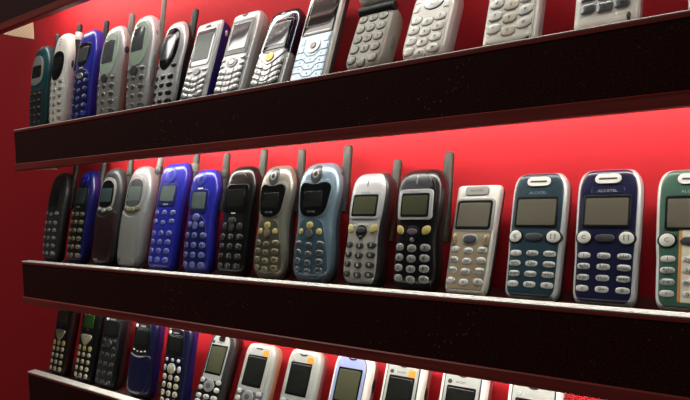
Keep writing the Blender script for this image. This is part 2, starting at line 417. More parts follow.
p = Phone('T', 'bright blue phone with grey trapezoid screen and dark keypad on the upper shelf', -.9094, .0435, .146, 10.5, T=.028, n=3.4, prof=((0, .88), (.45, .92), (.8, 1), (1, 1)), front=blue, back=blue, bow=.003, top=(.26, .75, 2.2), bot=(.12, .4, 2))
p.inlay('keypad_panel', chaikin(p.P([(-.8, .04), (.8, .04), (.86, .5), (.5, .56), (-.5, .56), (-.86, .5)])), navy, 0, .0006)
w = p.inlay('screen_window', chaikin(p.P([(-.5, .59), (.5, .59), (.8, .80), (.5, .84), (-.5, .84), (-.8, .80)])), smoke, 0, .0007)
p.inlay('display', rr(0, .715*p.L, .024, .022, .002), greyglass, .0007, .0003, parent=w)
p.slots(3, .885, .94, keyk); p.badge(0, .575*p.L, .003, white_t, .0007)
p.inlay('navigation_key', ell(0, .49*p.L, .0075, .0045), keysil, .0006, .001, .0004)
p.keys(1, .5, .5, .62, .008, .006, keymb); p.keys(5, .09, .42, .6, .0095, .0075, keymb, white_t, arc=.002)
stub(p, .161, rubber, u=.75)

p = Phone('T', 'silver grey phone with pale green screen and round dark side button', -.8402, .0480, .140, 11, T=.026, n=2.8, prof=((0, .84), (.45, .92), (.78, 1), (1, 1)), front=silver, back=midgrey, bow=.004, **OV)
p.inlay('faceplate', p.out(.005, .04, .46), grey, 0, .0005)
w = p.inlay('screen_window', chaikin(p.P([(-.4, .44), (.4, .44), (.76, .55), (.76, .80), (.4, .9), (-.4, .9), (-.76, .8), (-.76, .55)])), greenglass, 0, .0008)
p.inlay('display', rr(0, .70*p.L, .024, .034, .003), greyglass, .0008, .0003, parent=w)
p.inlay('navigation_key', ell(0, .42*p.L, .007, .006), keyd, .0006, .0014, .0004)
p.keys(1, .42, .42, .62, .007, .006, keygl); p.keys(4, .09, .34, .6, .0088, .008, keygl, ink_t)
p.side_button(.72, .010, dgrey, r=.0042)
stub(p, .158, antgrey)

p = Phone('T', 'silver phone with tall pale green screen and a long grey antenna leaving the frame', -.7663, .0465, .141, 10.5, T=.027, n=2.8, prof=((0, .84), (.45, .92), (.78, 1), (1, 1)), front=silver, back=silver, bow=.004, **OV)
p.inlay('faceplate', p.out(.005, .04, .46), grey, 0, .0005)
w = p.inlay('screen_window', chaikin(p.P([(-.5, .47), (.5, .47), (.76, .58), (.76, .82), (.4, .92), (-.4, .92), (-.76, .82), (-.76, .58)])), greenglass, 0, .0008)
p.inlay('display', rr(0, .735*p.L, .024, .034, .003), greyglass, .0008, .0003, parent=w)
p.slots(2, .94, .955, keyk); p.inlay('navigation_key', ell(0, .42*p.L, .008, .007), keyd, .0005, .0014, .0004)
p.keys(1, .44, .44, .62, .0075, .0062, keygl); p.keys(4, .09, .35, .6, .0085, .0078, keygl, ink_t)
p.side_button(.45, .05, grey, name='side_grip', r=.004); p.side_button(.80, .008, grey)
stub(p, .172, antgrey, u=.85, r0=.0035, r1=.003)

p = Phone('T', 'silver phone with black oval glass, round black keys and black antenna', -.7037, .0435, .125, 16, T=.026, n=2.8, prof=((0, .84), (.4, .92), (.75, 1), (1, 1)), front=silver, back=rubber, bow=.003, top=(.32, .9, 2), bot=(.18, .6, 2))
w = p.inlay('screen_window', chaikin(p.P([(0, .40), (.5, .47), (.76, .62), (.7, .82), (.36, .89), (-.36, .89), (-.7, .82), (-.76, .62), (-.5, .47)])), glass, 0, .0008)
p.inlay('display', rr(0, .67*p.L, .022, .036, .006), greyglass, .0008, .0003, parent=w)
p.keys(1, .42, .46, .66, .008, .007, keyk, cols=2, h0=0); p.keys(4, .08, .34, .56, .0098, .0085, keyk, h0=0)
stub(p, .144, rubber)

def chevkeys(p, rows, v0, v1, m, tm, sag=.0035, w=.0115, h=.0062, h0=.0004, cols=3, dg='123456789*0#', kh=.0006):
    n = 0; W = w*3+.0028; a, b = v0*p.L-.0042, v1*p.L+.0038; s = sag*.8
    p.inlay('keypad_panel', [(-W/2, a+s), (-W/4, a), (0, a-s), (W/4, a), (W/2, a+s), (W/2, b+s), (W/4, b), (0, b-s), (-W/4, b), (-W/2, b+s)], dgrey, 0, .0003, .0001)
    for r in range(rows):
        v = v1+(v0-v1)*r/max(1, rows-1)
        for q in range(cols):
            u = q-(cols-1)/2; x = u*(w+.0009); z = v*p.L; s = sag if cols == 3 else sag*.6
            tl = s*(abs(u)-.5) if u else -s*.5; L, Rr = x-w/2, x+w/2
            dz = (lambda X: s*abs(X)/(w*1.5)*1.6-s*.5)
            poly = [(L, z+dz(L)-h/2)] + ([(x, z+dz(x)-h/2)] if not u else []) + [(Rr, z+dz(Rr)-h/2), (Rr, z+dz(Rr)+h/2)] + ([(x, z+dz(x)+h/2)] if not u else []) + [(L, z+dz(L)+h/2)]
            p.inlay('key', chaikin(poly, 1), m, h0, kh, .0005, .0003, txt=dg[n] if n < len(dg) else None, tm=tm, th=.0036); n += 1

BK = dict(re=.22, top=(.07, .22, 2.), bot=(.06, .2, 2.))
p = Phone('T', 'square silver faced phone with bright blue sides and curved silver keys', -.6445, .0425, .110, 20.5, T=.026, fr=.22, n=6, front=silver, back=deepblue, nb=4, **BK)
w = p.inlay('screen_window', rr(0, .66*p.L, .034, .050, .004), greyglass, 0, .0006)
p.inlay('display', rr(0, .665*p.L, .027, .036, .001), lcdg, .0006, .0003, parent=w)
p.inlay('earpiece_slot', ell(0, .93*p.L, .005, .002), keyk, 0, .0003)
p.inlay('navigation_key', ell(0, .36*p.L, .0062, .0045), keygl, 0, .0014, .0004)
p.keys(1, .375, .375, .62, .011, .006, keysil, cols=2, h0=0); chevkeys(p, 4, .07, .27, keysil, ink_t)
p.side_button(.86, .008, silver)

p = Phone('T', 'silver phone with large silver framed screen, standing right of the blue sided one', -.5846, .0466, .115, 22.7, T=.024, n=5, front=silver, back=midgrey, prof=((0, .95), (.45, .97), (.8, 1), (1, .94)), nb=4, **BK)
w = p.inlay('screen_window', rr(0, .68*p.L, .038, .048, .003), grey, 0, .0007)
p.inlay('display', rr(0, .685*p.L, .030, .037, .001), greyglass, .0007, .0003, parent=w)
p.slots(3, .93, .93, keyk, w=.003, h=.003); p.inlay('earpiece_slot', ell(0, .945*p.L, .005, .0022), keyk, 0, .0003)
p.inlay('navigation_ring', ell(0, .375*p.L, .0085, .0062), keygl, 0, .0010); p.inlay('center_key', ell(0, .375*p.L, .0045, .0034), keysil, .001, .0006, .0003)
p.keys(2, .35, .42, .72, .0095, .0058, keysil, cols=2, h0=0); chevkeys(p, 4, .07, .27, keysil, ink_t, sag=.002, w=.0122)

p = Phone('T', 'two tone phone with glossy dark navy top and silver keypad bottom', -.5193, .0455, .114, 26, T=.024, n=4, front=silver, back=silver, top=(.22, .7, 2.3), bot=(.06, .2, 2))
# dark shell wrapping the rear upper half
def wrap(p, v0, m):
    V, F = [], []; N, M = 26, 36
    for i in range(N+1):
        z = (v0+(1.0-v0)*math.sin(math.pi/2*i/N))*p.L; hw, e = p.hw(z)+.0005, p.e(z)
        for j in range(M):
            t = 2*math.pi*j/M; c, q = math.cos(t), math.sin(t); nn = p.n if q < 0 else p.nb
            x = -hw*math.copysign(abs(c)**(2/nn), c); d = e*abs(q)**(2/nn)
            V.append((x, p.Tf-(p.Tf*d+.0005) if q < 0 else p.Tf+p.Tb*d+.0005, z))
    for k in range(N):
        for j in range(M): i2 = (j+1) % M; F.append((k*M+i2, k*M+j, (k+1)*M+j, (k+1)*M+i2))
    link_mesh('top_cover', V, F, m, p.root, sharp=50)
wrap(p, .42, ink)
w = p.inlay('screen_window', rr(0, .645*p.L, .037, .042, .004), glass, .0006, .0005)
p.inlay('display', rr(0, .645*p.L, .030, .032, .001), greyglass, .0011, .0003, parent=w)
p.inlay('earpiece_slot', ell(0, .9*p.L, .004, .002), keygl, .0006, .0003)
p.inlay('navigation_panel', chaikin(p.P([(-.9, .42), (-.9, .45), (0, .40), (.9, .45), (.9, .42), (.4, .33), (0, .27), (-.4, .33)]), 1), keysil, .0006, .0006)
p.inlay('emblem', ell(0, .365*p.L, .006, .006), goldm, .0012, .0008, .0003)
chevkeys(p, 4, .06, .26, keysil, ink_t, sag=.005, w=.0122)

p = Phone('T', 'slim silver blue phone with black screen, round dial and engraved flat keypad', -.4558, .0474, .130, 23.8, T=.017, fr=.4, n=8, front=pale, back=dgrey, nb=5, top=(.06, .2, 2), bot=(.06, .2, 2))
p.inlay('faceplate', p.out(.002, .02, .475), skyblue, 0, .0004)
w = p.inlay('screen_window', rr(0, .728*p.L, .0425, .064, .002), glass, 0, .0006)
p.inlay('display', rr(0, .75*p.L, .033, .048, .0008), lcdd, .0006, .0003, parent=w)
p.inlay('bezel_trim', rr(0, .505*p.L, .036, .0012, .0005), keysil, .0006, .0003)
p.inlay('navigation_ring', ell(0, .365*p.L, .0095, .0095, 28), keysil, .0004, .0010, dome=-.0003)
p.inlay('center_key', ell(0, .365*p.L, .0042, .0042), keygl, .0012, .0006, .0003)
for sx in (-1, 1):
    for v in (.42, .34): p.inlay('soft_key', rr(sx*.0162, v*p.L, .0075, .0085, .001), skyblue, .0004, .0002, .0001)
n = 0
for r in range(4):
    for q in (-1, 0, 1):
        z = (.265-.067*r)*p.L + (0.0015 if q else -.0045); p.inlay('key', rr(q*.0135, z, .0126, .0074, .0012), skyblue, .0004, .00015, .0001, txt='123456789*0#'[n], tm=ink_t, th=.0038); n += 1
def grooves(p, segs, m, h0=.0004, w=.0006, name='engraved_line'):
    V, F = [], []
    for a, b in segs:
        for i in range(6):
            p0 = [a[k]+(b[k]-a[k])*i/6 for k in (0, 1)]; p1 = [a[k]+(b[k]-a[k])*(i+1)/6 for k in (0, 1)]
            dx, dz = p1[0]-p0[0], p1[1]-p0[1]; l = math.hypot(dx, dz); nx, nz = -dz/l*w/2, dx/l*w/2; o = len(V)
            for (x, z) in ((p0[0]-nx, p0[1]-nz), (p1[0]-nx, p1[1]-nz), (p1[0]+nx, p1[1]+nz), (p0[0]+nx, p0[1]+nz)): V.append((x, p.yf(x, z)-h0-.00015, z))
            F.append((o, o+1, o+2, o+3))
    return link_mesh(name, V, F, m, p.root, smooth=False)
sg = []
for r in range(5):
    z = (.299-.067*r)*p.L; a, b = z+.0018, z-.0042
    if r < 4: sg += [((-.0215, a), (-.011, a)), ((-.011, a), (-.005, b)), ((-.005, b), (.005, b)), ((.005, b), (.011, a)), ((.011, a), (.0215, a))]
grooves(p, sg, dgrey, .0007, w=.0008)

def clam(p, hz, lid_len, m, md, tilt=18, disp=lcdd):
    """hinge barrel and raised lid of an open flip phone"""
    W = p.W; r = .0058; y = .002
    lathe('hinge', [(r*.8, -W*.5), (r, -W*.5+.001), (r, W*.5-.001), (r*.8, W*.5)], md, p.root, y, hz, 'x', 20)
    V, F = [], []; a = math.radians(tilt)
    lid = Lid(p, W*1.0, lid_len, .010)
    o = lid.make(m, md, disp); o.location = (0, y-.001, hz+.004); o.rotation_euler = (a, 0, 0)
class Lid:
    def __init__(s, p, W, L, T): s.p, s.W, s.L, s.T = p, W, L, T
    def make(s, m, md, disp):
        pts = [(x, z) for x, z in rr(0, s.L/2, s.W, s.L, .011, 6)]; n = len(pts); V, F = [], []
        cx, cz = 0, s.L/2
        for q, y in ((.93, -s.T*.5), (1, -s.T*.35), (1, s.T*.35), (.93, s.T*.5)):
            for x, z in pts: V.append((cx+(x-cx)*q, y, cz+(z-cz)*q))
        for k in range(3):
            for i in range(n):
                j = (i+1) % n; F.append((k*n+i, k*n+j, (k+1)*n+j, (k+1)*n+i))
        F.append(tuple(range(n))[::-1]); F.append(tuple(3*n+i for i in range(n)))
        o = link_mesh('lid', V, F, m, s.p.root)
        for nm, w, h, z, mt, y in (('screen_window', s.W*.84, s.L*.72, s.L*.5, glass, .0006), ('display', s.W*.66, s.L*.52, s.L*.52, disp, .0010)):
            b = box(nm, -w/2, w/2, -s.T*.5-y, -s.T*.5+.001, z-h/2, z+h/2, mt, o, .0004)
        return o
p = Phone('T', 'open beige grey flip phone with dark hinge and outlined oval keys', -.3815, .0415, .081, 29, T=.027, fr=.35, n=7, front=midgrey, back=midgrey, nb=6, top=(.06, .15, 2), bot=(.22, .55, 2), prof=((0, .92), (.3, 1), (1, 1)), kind='flip_phone')
p.inlay('faceplate', p.out(.0025, .03, .93), midgrey, 0, .0005)
for r in range(5):
    for q in (-1, 0, 1):
        z = (.83-.165*r)*p.L - (.004*(1-abs(q)) if r > 3 else 0)
        k = p.inlay('key_surround', ell(q*.0118, z, .0052, .0054, 18, 2.6), dgrey, .0005, .0005)
        p.inlay('key', ell(q*.0118, z, .0043, .0044, 16, 2.6), midgrey, .001, .0006, .0004, .0003, txt='123456789*0#'[r*3+q+1] if r < 4 else None, tm=ink_t, th=.0046, parent=k)
p.side_button(.5, .016, grey, r=.0035); clam(p, .0800, .078, midgrey, rubber, 22)

p = Phone('T', 'open bright silver flip phone with round dial above silver keys', -.3135, .0435, .087, 29, T=.026, fr=.35, n=6, front=pale, back=silver, nb=5, top=(.06, .15, 2), bot=(.2, .5, 2), prof=((0, .92), (.3, 1), (1, 1)), kind='flip_phone')
p.inlay('faceplate', p.out(.003, .03, .95), white, 0, .0005)
p.inlay('navigation_ring', ell(.002, .80*p.L, .0105, .0095, 28), dgrey, .0005, .0006); p.inlay('navigation_key', ell(.002, .80*p.L, .0098, .0088, 28), keysil, .0007, .0008, dome=.0004)
p.inlay('center_key', ell(.002, .80*p.L, .0045, .004), pale, .0015, .0005, .0003)
for sx in (-1, 1):
    for v in (.87, .74): p.inlay('soft_key', rr(sx*.0155, v*p.L, .0065, .0085, .002), keyw, .0005, .0006)
n = 0
for r in range(4):
    for q in (-1, 0, 1):
        z = (.57-.145*r)*p.L - .004*(1-abs(q)); k = p.inlay('key_surround', ell(q*.0122, z, .0060, .0053, 18, 2.8), grey, .0005, .0004)
        p.inlay('key', ell(q*.0122, z, .0054, .0047, 16, 2.8), keyw, .0009, .0006, .0005, .0003, txt='123456789*0#'[n], tm=ink_t, th=.0048, parent=k); n += 1
clam(p, .0870, .080, silver, rubber, 20)

p = Phone('T', 'white phone with raised cream central key column and slanting side keys', -.2285, .0465, .112, 24, T=.023, fr=.35, n=6, front=pale, back=silver, nb=5, top=(.12, .3, 2), bot=(.10, .25, 2))
p.inlay('faceplate', p.out(.003, .03, .96), white, 0, .0005)
w = p.inlay('screen_window', rr(0, .80*p.L, .036, .034, .003), glass, .0005, .0005); p.inlay('display', rr(0, .80*p.L, .029, .026, .001), lcdd, .001, .0003, parent=w)
n = 0
for r in range(4):
    for q in (-1, 0, 1):
        zz = (.53-.118*r)*p.L + (-.003 if q == 0 else 0) + (.0015 if q else 0); sl = .0028
        poly = [(q*.0132-.0058, zz-.0048), (q*.0132+.0058, zz-.0048+sl*.6*(q == 1)), (q*.0132+.0058, zz+.0048+sl*.6*(q == 1)), (q*.0132-.0058, zz+.0048)]
        p.inlay('key_surround', [((x-q*.0132)*1.07+q*.0132, (z-zz)*1.1+zz-.0004) for x, z in chaikin(poly, 1)], grey, .0005, .0004)
        p.inlay('key', chaikin(poly, 1), keyw if q else cream, .0009, .0007, .0005, .0003, txt='123456789*0#'[n], tm=ink_t, th=.0046); n += 1
p.inlay('key_bar', chaikin([(-.019, .0115), (-.018, .006), (0, .0025), (.018, .006), (.019, .0115), (.0, .0075)], 2), keyw, .0005, .0012)
p.inlay('charging_port', ell(.0175, .0065, .0012, .0035), dgrey, .0005, .0003)

p = Phone('T', 'white phone with big dark silver keys, cut by the top picture edge', -.1505, .0480, .112, 21, T=.024, fr=.35, n=5, front=white, back=silver, nb=5, top=(.12, .3, 2), bot=(.11, .28, 2))
w = p.inlay('screen_window', rr(0, .78*p.L, .038, .036, .003), glass, 0, .0006); p.inlay('display', rr(0, .78*p.L, .030, .028, .001), lcdd, .0006, .0003, parent=w)
n = 0
for r in range(4):
    for q in (-1, 0, 1):
        zz = (.53-.108*r)*p.L - (.0012 if q == 0 else 0); p.inlay('key', rr(q*.0128, zz, .0118, .0098, .0034 if (r == 3 and q) else .0015), keygl, 0, .0010, .0008, .0005, txt='123456789*0#'[n], tm=ink_t, th=.0046); n += 1
p.inlay('charging_port', ell(.0178, .0105, .0016, .0038), dgrey, 0, .0004)

p = Phone('T', 'silver phone of which only a sliver shows at the right picture edge', -.0675, .0460, .110, 21, T=.022, n=5, front=pale, back=silver, nb=5, top=(.12, .3, 2), bot=(.10, .25, 2))
w = p.inlay('screen_window', rr(0, .77*p.L, .036, .036, .003), glass, 0, .0006); p.inlay('display', rr(0, .77*p.L, .028, .028, .001), lcdd, .0006, .0003, parent=w)
p.inlay('navigation_key', ell(0, .56*p.L, .009, .006), keysil, 0, .001, .0005); p.keys(4, .09, .44, .6, .011, .0075, keygl, ink_t, h0=0)

# ------------------------------------------------------------------ middle shelf
p = Phone('M', 'dark green grey phone with short antenna, leftmost on the middle shelf', -1.0200, .0480, .149, 12, T=.026, n=2.8, prof=((0, .82), (.45, .92), (.78, 1), (1, 1)), front=dgrey, back=char, bow=.004, **OV)
p.window(chaikin(p.P([(-.6, .56), (.6, .56), (.72, .7), (.5, .82), (-.5, .82), (-.72, .7)])), char, rr(0, .685*p.L, .026, .022, .003), lcdd, 0, .0006)
p.keys(1, .52, .52, .58, .0095, .0062, keyg, h0=0, arc=.002); p.keys(5, .10, .43, .55, .0092, .0068, keyg, ink_t, h0=0)
stub(p, .167, antolive, u=.8)

p = Phone('M', 'blue phone with black front panel and beige keys on the middle shelf', -.9451, .0435, .150, 14, T=.027, n=2.8, prof=((0, .84), (.45, .92), (.78, 1), (1, 1)), front=deepblue, back=deepblue, bow=.004, **OV)
p.inlay('front_panel', chaikin(p.P([(-.72, .05), (.72, .05), (.78, .5), (.74, .78), (.3, .82), (-.3, .82), (-.74, .78), (-.78, .5)])), black, 0, .0006)
p.inlay('display', rr(0, .70*p.L, .024, .024, .002), lcdt, .0006, .0004)
p.inlay('earpiece_boss', ell(0, .89*p.L, .0105, .0075), blue, 0, .0012, .0006, .0006); p.inlay('earpiece_slot', ell(0, .89*p.L, .004, .0015), keyk, .0022, .0002)
p.badge(0, .585*p.L, .003, grey_t); p.keys(6, .09, .51, .55, .0098, .0078, keydim, ink_t)
stub(p, .168, antdark, u=.72)

p = Phone('M', 'dark grey flip phone with closed brown black cover beside the silver flip phone', -.8723, .0500, .152, 11.8, T=.027, n=3, prof=((0, .86), (.5, .95), (.78, 1), (1, 1)), front=dgrey, back=char, bow=.003, kind='flip_phone', **OV)
def flipface(p, cover, ring, win, dispm, keym, nk):
    p.inlay('window_frame', chaikin(p.P([(-.66, .56), (.66, .56), (.78, .68), (.72, .84), (.3, .89), (-.3, .89), (-.72, .84), (-.78, .68)])), ring, 0, .0008)
    w = p.inlay('screen_window', chaikin(p.P([(-.56, .585), (.56, .585), (.66, .68), (.6, .82), (.25, .86), (-.25, .86), (-.6, .82), (-.66, .68)])), win, .0008, .0004)
    p.inlay('display', rr(0, .71*p.L, .026, .021, .002), dispm, .0012, .0003, parent=w)
    c = p.inlay('flip_cover', chaikin(p.P([(-.84, .04), (-.5, .02), (.5, .02), (.84, .04), (.92, .5), (.9, .56), (.66, .53), (.4, .50), (0, .488), (-.4, .50), (-.66, .53), (-.9, .56), (-.92, .5)]), 2), cover, 0, .0024, .0008)
    for i in range(nk):
        u = -.5+1.0*i/(nk-1); p.inlay('key', ell(u*p.W/2, (.528+.018*u*u*4-.004)*p.L+.004, .0046, .0036), keym, 0, .0022, .0006, .0005)
    return c
flipface(p, redblack, grey, glass, lcdt, keyg, 3)
p.badge(-.006, .07*p.L, .0032, grey_t, .0028)
stub(p, .166, antolive, u=.8, collar=antdark)

p = Phone('M', 'silver flip phone with closed warm silver cover on the middle shelf', -.8058, .0515, .152, 14, T=.027, n=3, prof=((0, .86), (.5, .95), (.78, 1), (1, 1)), front=midsil, back=midsil, bow=.003, kind='flip_phone', **OV)
flipface(p, grey, midsil, greyglass, lcdg, keydim, 4); p.inlay('microphone_hole', ell(-.011, .075*p.L, .0016, .0028), black, .0024, .0003)
p.inlay('top_line', rr(0, .93*p.L, .0008, .010, .0003), grey, 0, .0003)
stub(p, .168, antgrey, u=.72, collar=dgrey)

p = Phone('M', 'bright blue phone with square shoulders, big oval earpiece and pale blue keys', -.7334, .0505, .152, 15.3, T=.026, n=4, prof=((0, .9), (.5, .94), (.8, 1), (1, .98)), front=blue, back=deepblue, bow=.002, top=(.14, .5, 2.2), bot=(.10, .3, 2))
p.inlay('earpiece_boss', ell(0, .865*p.L, .0100, .0115), keymb, 0, .0014, .0006, .0008); p.inlay('earpiece_slot', ell(0, .88*p.L, .0045, .0055), blue, .0018, .0006)
p.window(rr(0, .685*p.L, .034, .032, .005), deepblue, rr(0, .695*p.L, .027, .021, .001), lcdg, 0, .0008)
p.badge(0, .595*p.L, .0036, grey_t, .0008)
p.keys(1, .52, .52, .62, .0105, .0082, keyblue, h0=0); p.keys(1, .43, .43, .62, .0105, .0075, keyblue, h0=0, arc=.002); p.keys(4, .10, .335, .58, .0108, .0085, keyblue, ink_t, h0=0, th=.0046)
stub(p, .168, antolive, u=.85, collar=antgrey)

p = Phone('M', 'smaller waisted blue phone with oval earpiece, just left of the black phone with antenna', -.6575, .0480, .136, 11.9, T=.026, n=3.2, prof=((0, .92), (.25, .93), (.52, .86), (.8, 1), (1, 1)), front=blue, back=deepblue, bow=.003, top=(.24, .75, 2.2), bot=(.12, .4, 2))
p.inlay('keypad_panel', chaikin(p.P([(-.84, .05), (.84, .05), (.82, .28), (.6, .52), (0, .56), (-.6, .52), (-.82, .28)])), deepblue, 0, .0006)
p.inlay('earpiece_boss', ell(0, .89*p.L, .0075, .0085), keymb, 0, .0012, .0006, .0006); p.inlay('earpiece_slot', ell(0, .9*p.L, .003, .0035), blue, .0016, .0005)
p.badge(0, .80*p.L, .0032, white_t, .0003); p.window(rr(0, .68*p.L, .031, .030, .005), deepblue, rr(0, .685*p.L, .023, .021, .001), lcdg, 0, .0008)
p.inlay('navigation_key', ell(0, .525*p.L, .0055, .005), keyblue, .0006, .0014, .0005, .0004); p.keys(1, .46, .46, .42, .0085, .0085, keyblue, cols=2); p.inlay('center_key', ell(0, .45*p.L, .004, .005), keyblue, .0006, .0012)
p.keys(4, .09, .36, .58, .0105, .0082, keyblue, ink_t, th=.0044)
stub(p, .158, antolive, u=.85, collar=antdark)

p = Phone('M', 'glossy black phone with dark square screen, second phone left of the steel blue one', -.5914, .0460, .140, 14.3, T=.027, n=3.4, prof=((0, .92), (.5, .93), (.8, 1), (1, 1)), front=black, back=rubber, bow=.003, top=(.22, .75, 2.1), bot=(.12, .4, 2))
p.inlay('earpiece_arc', chaikin(p.P([(-.62, .86), (-.36, .915), (0, .935), (.36, .915), (.62, .86), (.33, .89), (0, .91), (-.33, .89)]), 2), char, 0, .0010, .0004)
p.window(rr(0, .685*p.L, .035, .036, .005), glass, rr(0, .685*p.L, .026, .022, .001), lcdd, 0, .0008); p.badge(0, .575*p.L, .0026, white_t, .0006); p.badge(0, .552*p.L, .0024, white_t, .0006)
p.inlay('navigation_key', ell(0, .485*p.L, .0062, .0045), keyd, 0, .0016, .0005, .0004); p.keys(1, .435, .435, .5, .0092, .0105, keyd, cols=2, h0=0); p.inlay('center_key', ell(0, .43*p.L, .0042, .0052), keyd, 0, .0014)
p.keys(4, .09, .345, .56, .0108, .0082, keyd, grey_t, h0=0, th=.0046)
stub(p, .163, antolive, u=.72, r0=.0052, r1=.0046)

def shield(p, shell, lower, rim, keym, accent):
    p.inlay('keypad_panel', chaikin(p.P([(-.80, .05), (.80, .05), (.84, .2), (.62, .42), (.5, .52), (-.5, .52), (-.62, .42), (-.84, .2)])), lower, 0, .0006)
    p.inlay('window_frame', chaikin(p.P([(-.34, .515), (.34, .515), (.68, .56), (.80, .70), (.86, .80), (.62, .845), (0, .815), (-.62, .845), (-.86, .80), (-.80, .70), (-.68, .56)]), 2), rim, 0, .0008)
    w = p.inlay('screen_window', chaikin(p.P([(-.32, .53), (.32, .53), (.62, .575), (.72, .70), (.78, .79), (.56, .825), (0, .795), (-.56, .825), (-.78, .79), (-.72, .70), (-.62, .575)]), 2), glass, .0008, .0006)
    p.inlay('display', rr(0, .675*p.L, .022, .018, .001), lcdd, .0014, .0003, parent=w); p.text('ALCATEL', 0, .572*p.L, .0026, grey_t, .0014)
    b = p.inlay('earpiece_boss', ell(0, .885*p.L, .0068, .0112), dgrey, 0, .0014, .0006, .0005); p.inlay('earpiece_ring', ell(0, .89*p.L, .0042, .0055), grey, .0016, .0004, parent=b); p.inlay('earpiece_slot', ell(0, .89*p.L, .0022, .0032), keyk, .002, .0002, parent=b)
    p.inlay('ok_key', ell(0, .46*p.L, .0042, .0042), accent, .0006, .0014, .0004, .0004, txt='OK', tm=ink_t, th=.0026); p.inlay('navigation_key', ell(0, .395*p.L, .004, .0052), keym, .0006, .0014)
    p.keys(1, .41, .41, .44, .0075, .0082, accent, cols=2); p.keys(4, .09, .30, .52, .0098, .0072, keym, ink_t, arc=.0018, th=.0046)
SH = dict(n=3, prof=((0, .92), (.22, .95), (.48, .86), (.78, 1), (1, 1)), top=(.24, .75, 2.2), bot=(.16, .5, 2))
p = Phone('M', 'bronze silver phone with shield shaped black screen window', -.5285, .0465, .138, 12.6, T=.030, front=olive, back=dgrey, bow=.003, **SH)
shield(p, olive, olived, olive, keydim, keyy); stub(p, .160, antolive, u=.80, r0=.0052, r1=.0046)
p = Phone('M', 'steel blue phone with shield shaped black screen window, the widest in the middle row', -.4674, .0520, .138, 13, T=.032, front=steel, back=steeld, bow=.003, **SH)
shield(p, steel, steeld, steel, keygl, keyy); stub(p, .160, antolive, u=.80, r0=.0055, r1=.0048); p.side_button(.9, .006, dgrey)

def framed(p, upper, frame, lower, keym, tm, dark):
    p.inlay('upper_panel', chaikin(p.P([(-.86, .56), (.86, .56), (.84, .84), (.5, .94), (0, .955), (-.5, .94), (-.84, .84)])), upper, 0, .0006)
    if lower: p.inlay('keypad_panel', chaikin(p.P([(-.78, .05), (.78, .05), (.8, .2), (.66, .36), (.86, .52), (-.86, .52), (-.66, .36), (-.8, .2)])), lower, 0, .0006)
    if dark: p.inlay('earpiece_panel', chaikin(p.P([(-.74, .80), (.74, .80), (.6, .9), (.3, .945), (-.3, .945), (-.6, .9)])), dgrey, .0006, .0006)
    p.inlay('earpiece_slot', rr(0, .89*p.L, .001 if not dark else .0016, .010, .0004), keyk if not dark else keygl, .0012 if dark else .0006, .0003)
    f = p.inlay('screen_frame', rr(0, .685*p.L, .0345, .030, .004), frame, .0006, .0010); w = p.inlay('screen_window', rr(0, .68*p.L, .0285, .0235, .002), smoke, .0016, .0003, parent=f)
    p.inlay('display', rr(0, .678*p.L, .025, .0185, .001), lcdo, .0019, .0002, parent=f); p.text('ALCATEL', 0, .79*p.L, .0026, grey_t if dark else ink_t, .0018)
    for sx in (-1, 1): p.inlay('call_key', chaikin([(sx*.0095, .475*p.L-.0048), (sx*.0165, .475*p.L-.002), (sx*.0165, .475*p.L+.006), (sx*.0095, .475*p.L+.0035)], 2), keyy, .0006, .0016, .0005, .0004)
    p.inlay('navigation_surround', ell(0, .455*p.L, .0062, .0068), keyk, .0006, .0008); p.inlay('navigation_key', ell(0, .465*p.L, .005, .0032), dgrey if not dark else mauve, .0014, .0008)
    p.keys(1, .405, .405, .72, .0052, .0048, keyd if not dark else keyg, cols=1, h0=.0006); p.keys(4, .09, .335, .56, .0105, .0080, keym, tm, arc=.001, th=.0046)
FR = dict(n=3.4, prof=((0, .93), (.2, .95), (.42, .88), (.72, 1), (1, 1)), top=(.2, .62, 2.2), bot=(.12, .35, 2))
p = Phone('M', 'silver faced phone with charcoal sides and dark oval keys on the middle shelf', -.3955, .0440, .122, 16.5, T=.031, front=char, back=char, bow=.003, **FR)
p.inlay('faceplate', p.out(.003, .02, .98, 30), silver, 0, .0005, step=.003)
framed(p, silver, silver, midgrey, keyd, white_t, False); stub(p, .139, antolive, u=.72, yk=.85, z0=.05, r0=.0052, r1=.0046)
p = Phone('M', 'black phone with bold silver screen frame and light grey oval keys', -.3341, .0455, .121, 13.2, T=.031, front=black, back=char, bow=.003, **FR)
framed(p, black, silver, None, keyg, ink_t, True); stub(p, .140, antolive, u=.80, yk=.85, z0=.05, r0=.0052, r1=.0046)

p = Phone('M', 'narrow pale gold phone without antenna and with flat top', -.2752, .0415, .110, 24, T=.019, fr=.5, re=.2, n=5, front=pale, back=dgrey, nb=4, prof=((0, .9), (.5, .95), (1, 1)), top=(.05, .16, 2), bot=(.10, .25, 2))
p.inlay('faceplate', p.out(.002, .04, .56), gold, 0, .0006); p.inlay('screen_surround', rr(0, .70*p.L, .0365, .0335, .004), grey, 0, .0009)
w = p.inlay('screen_window', rr(0, .70*p.L, .033, .030, .003), smoke, .0009, .0003); p.inlay('display', rr(0, .70*p.L, .029, .024, .001), lcd, .0012, .0002, parent=w)
p.inlay('logo_plate', rr(0, .925*p.L, .022, .009, .002), grey, 0, .0010); p.text('ALCATEL', 0, .925*p.L, .0030, ink_t, .0010)
p.inlay('navigation_surround', ell(0, .475*p.L, .0072, .0055, 20, 2.6), keysil, .0006, .0006); p.inlay('navigation_key', ell(0, .475*p.L, .0058, .004, 18, 2.6), keyd, .0012, .0010)
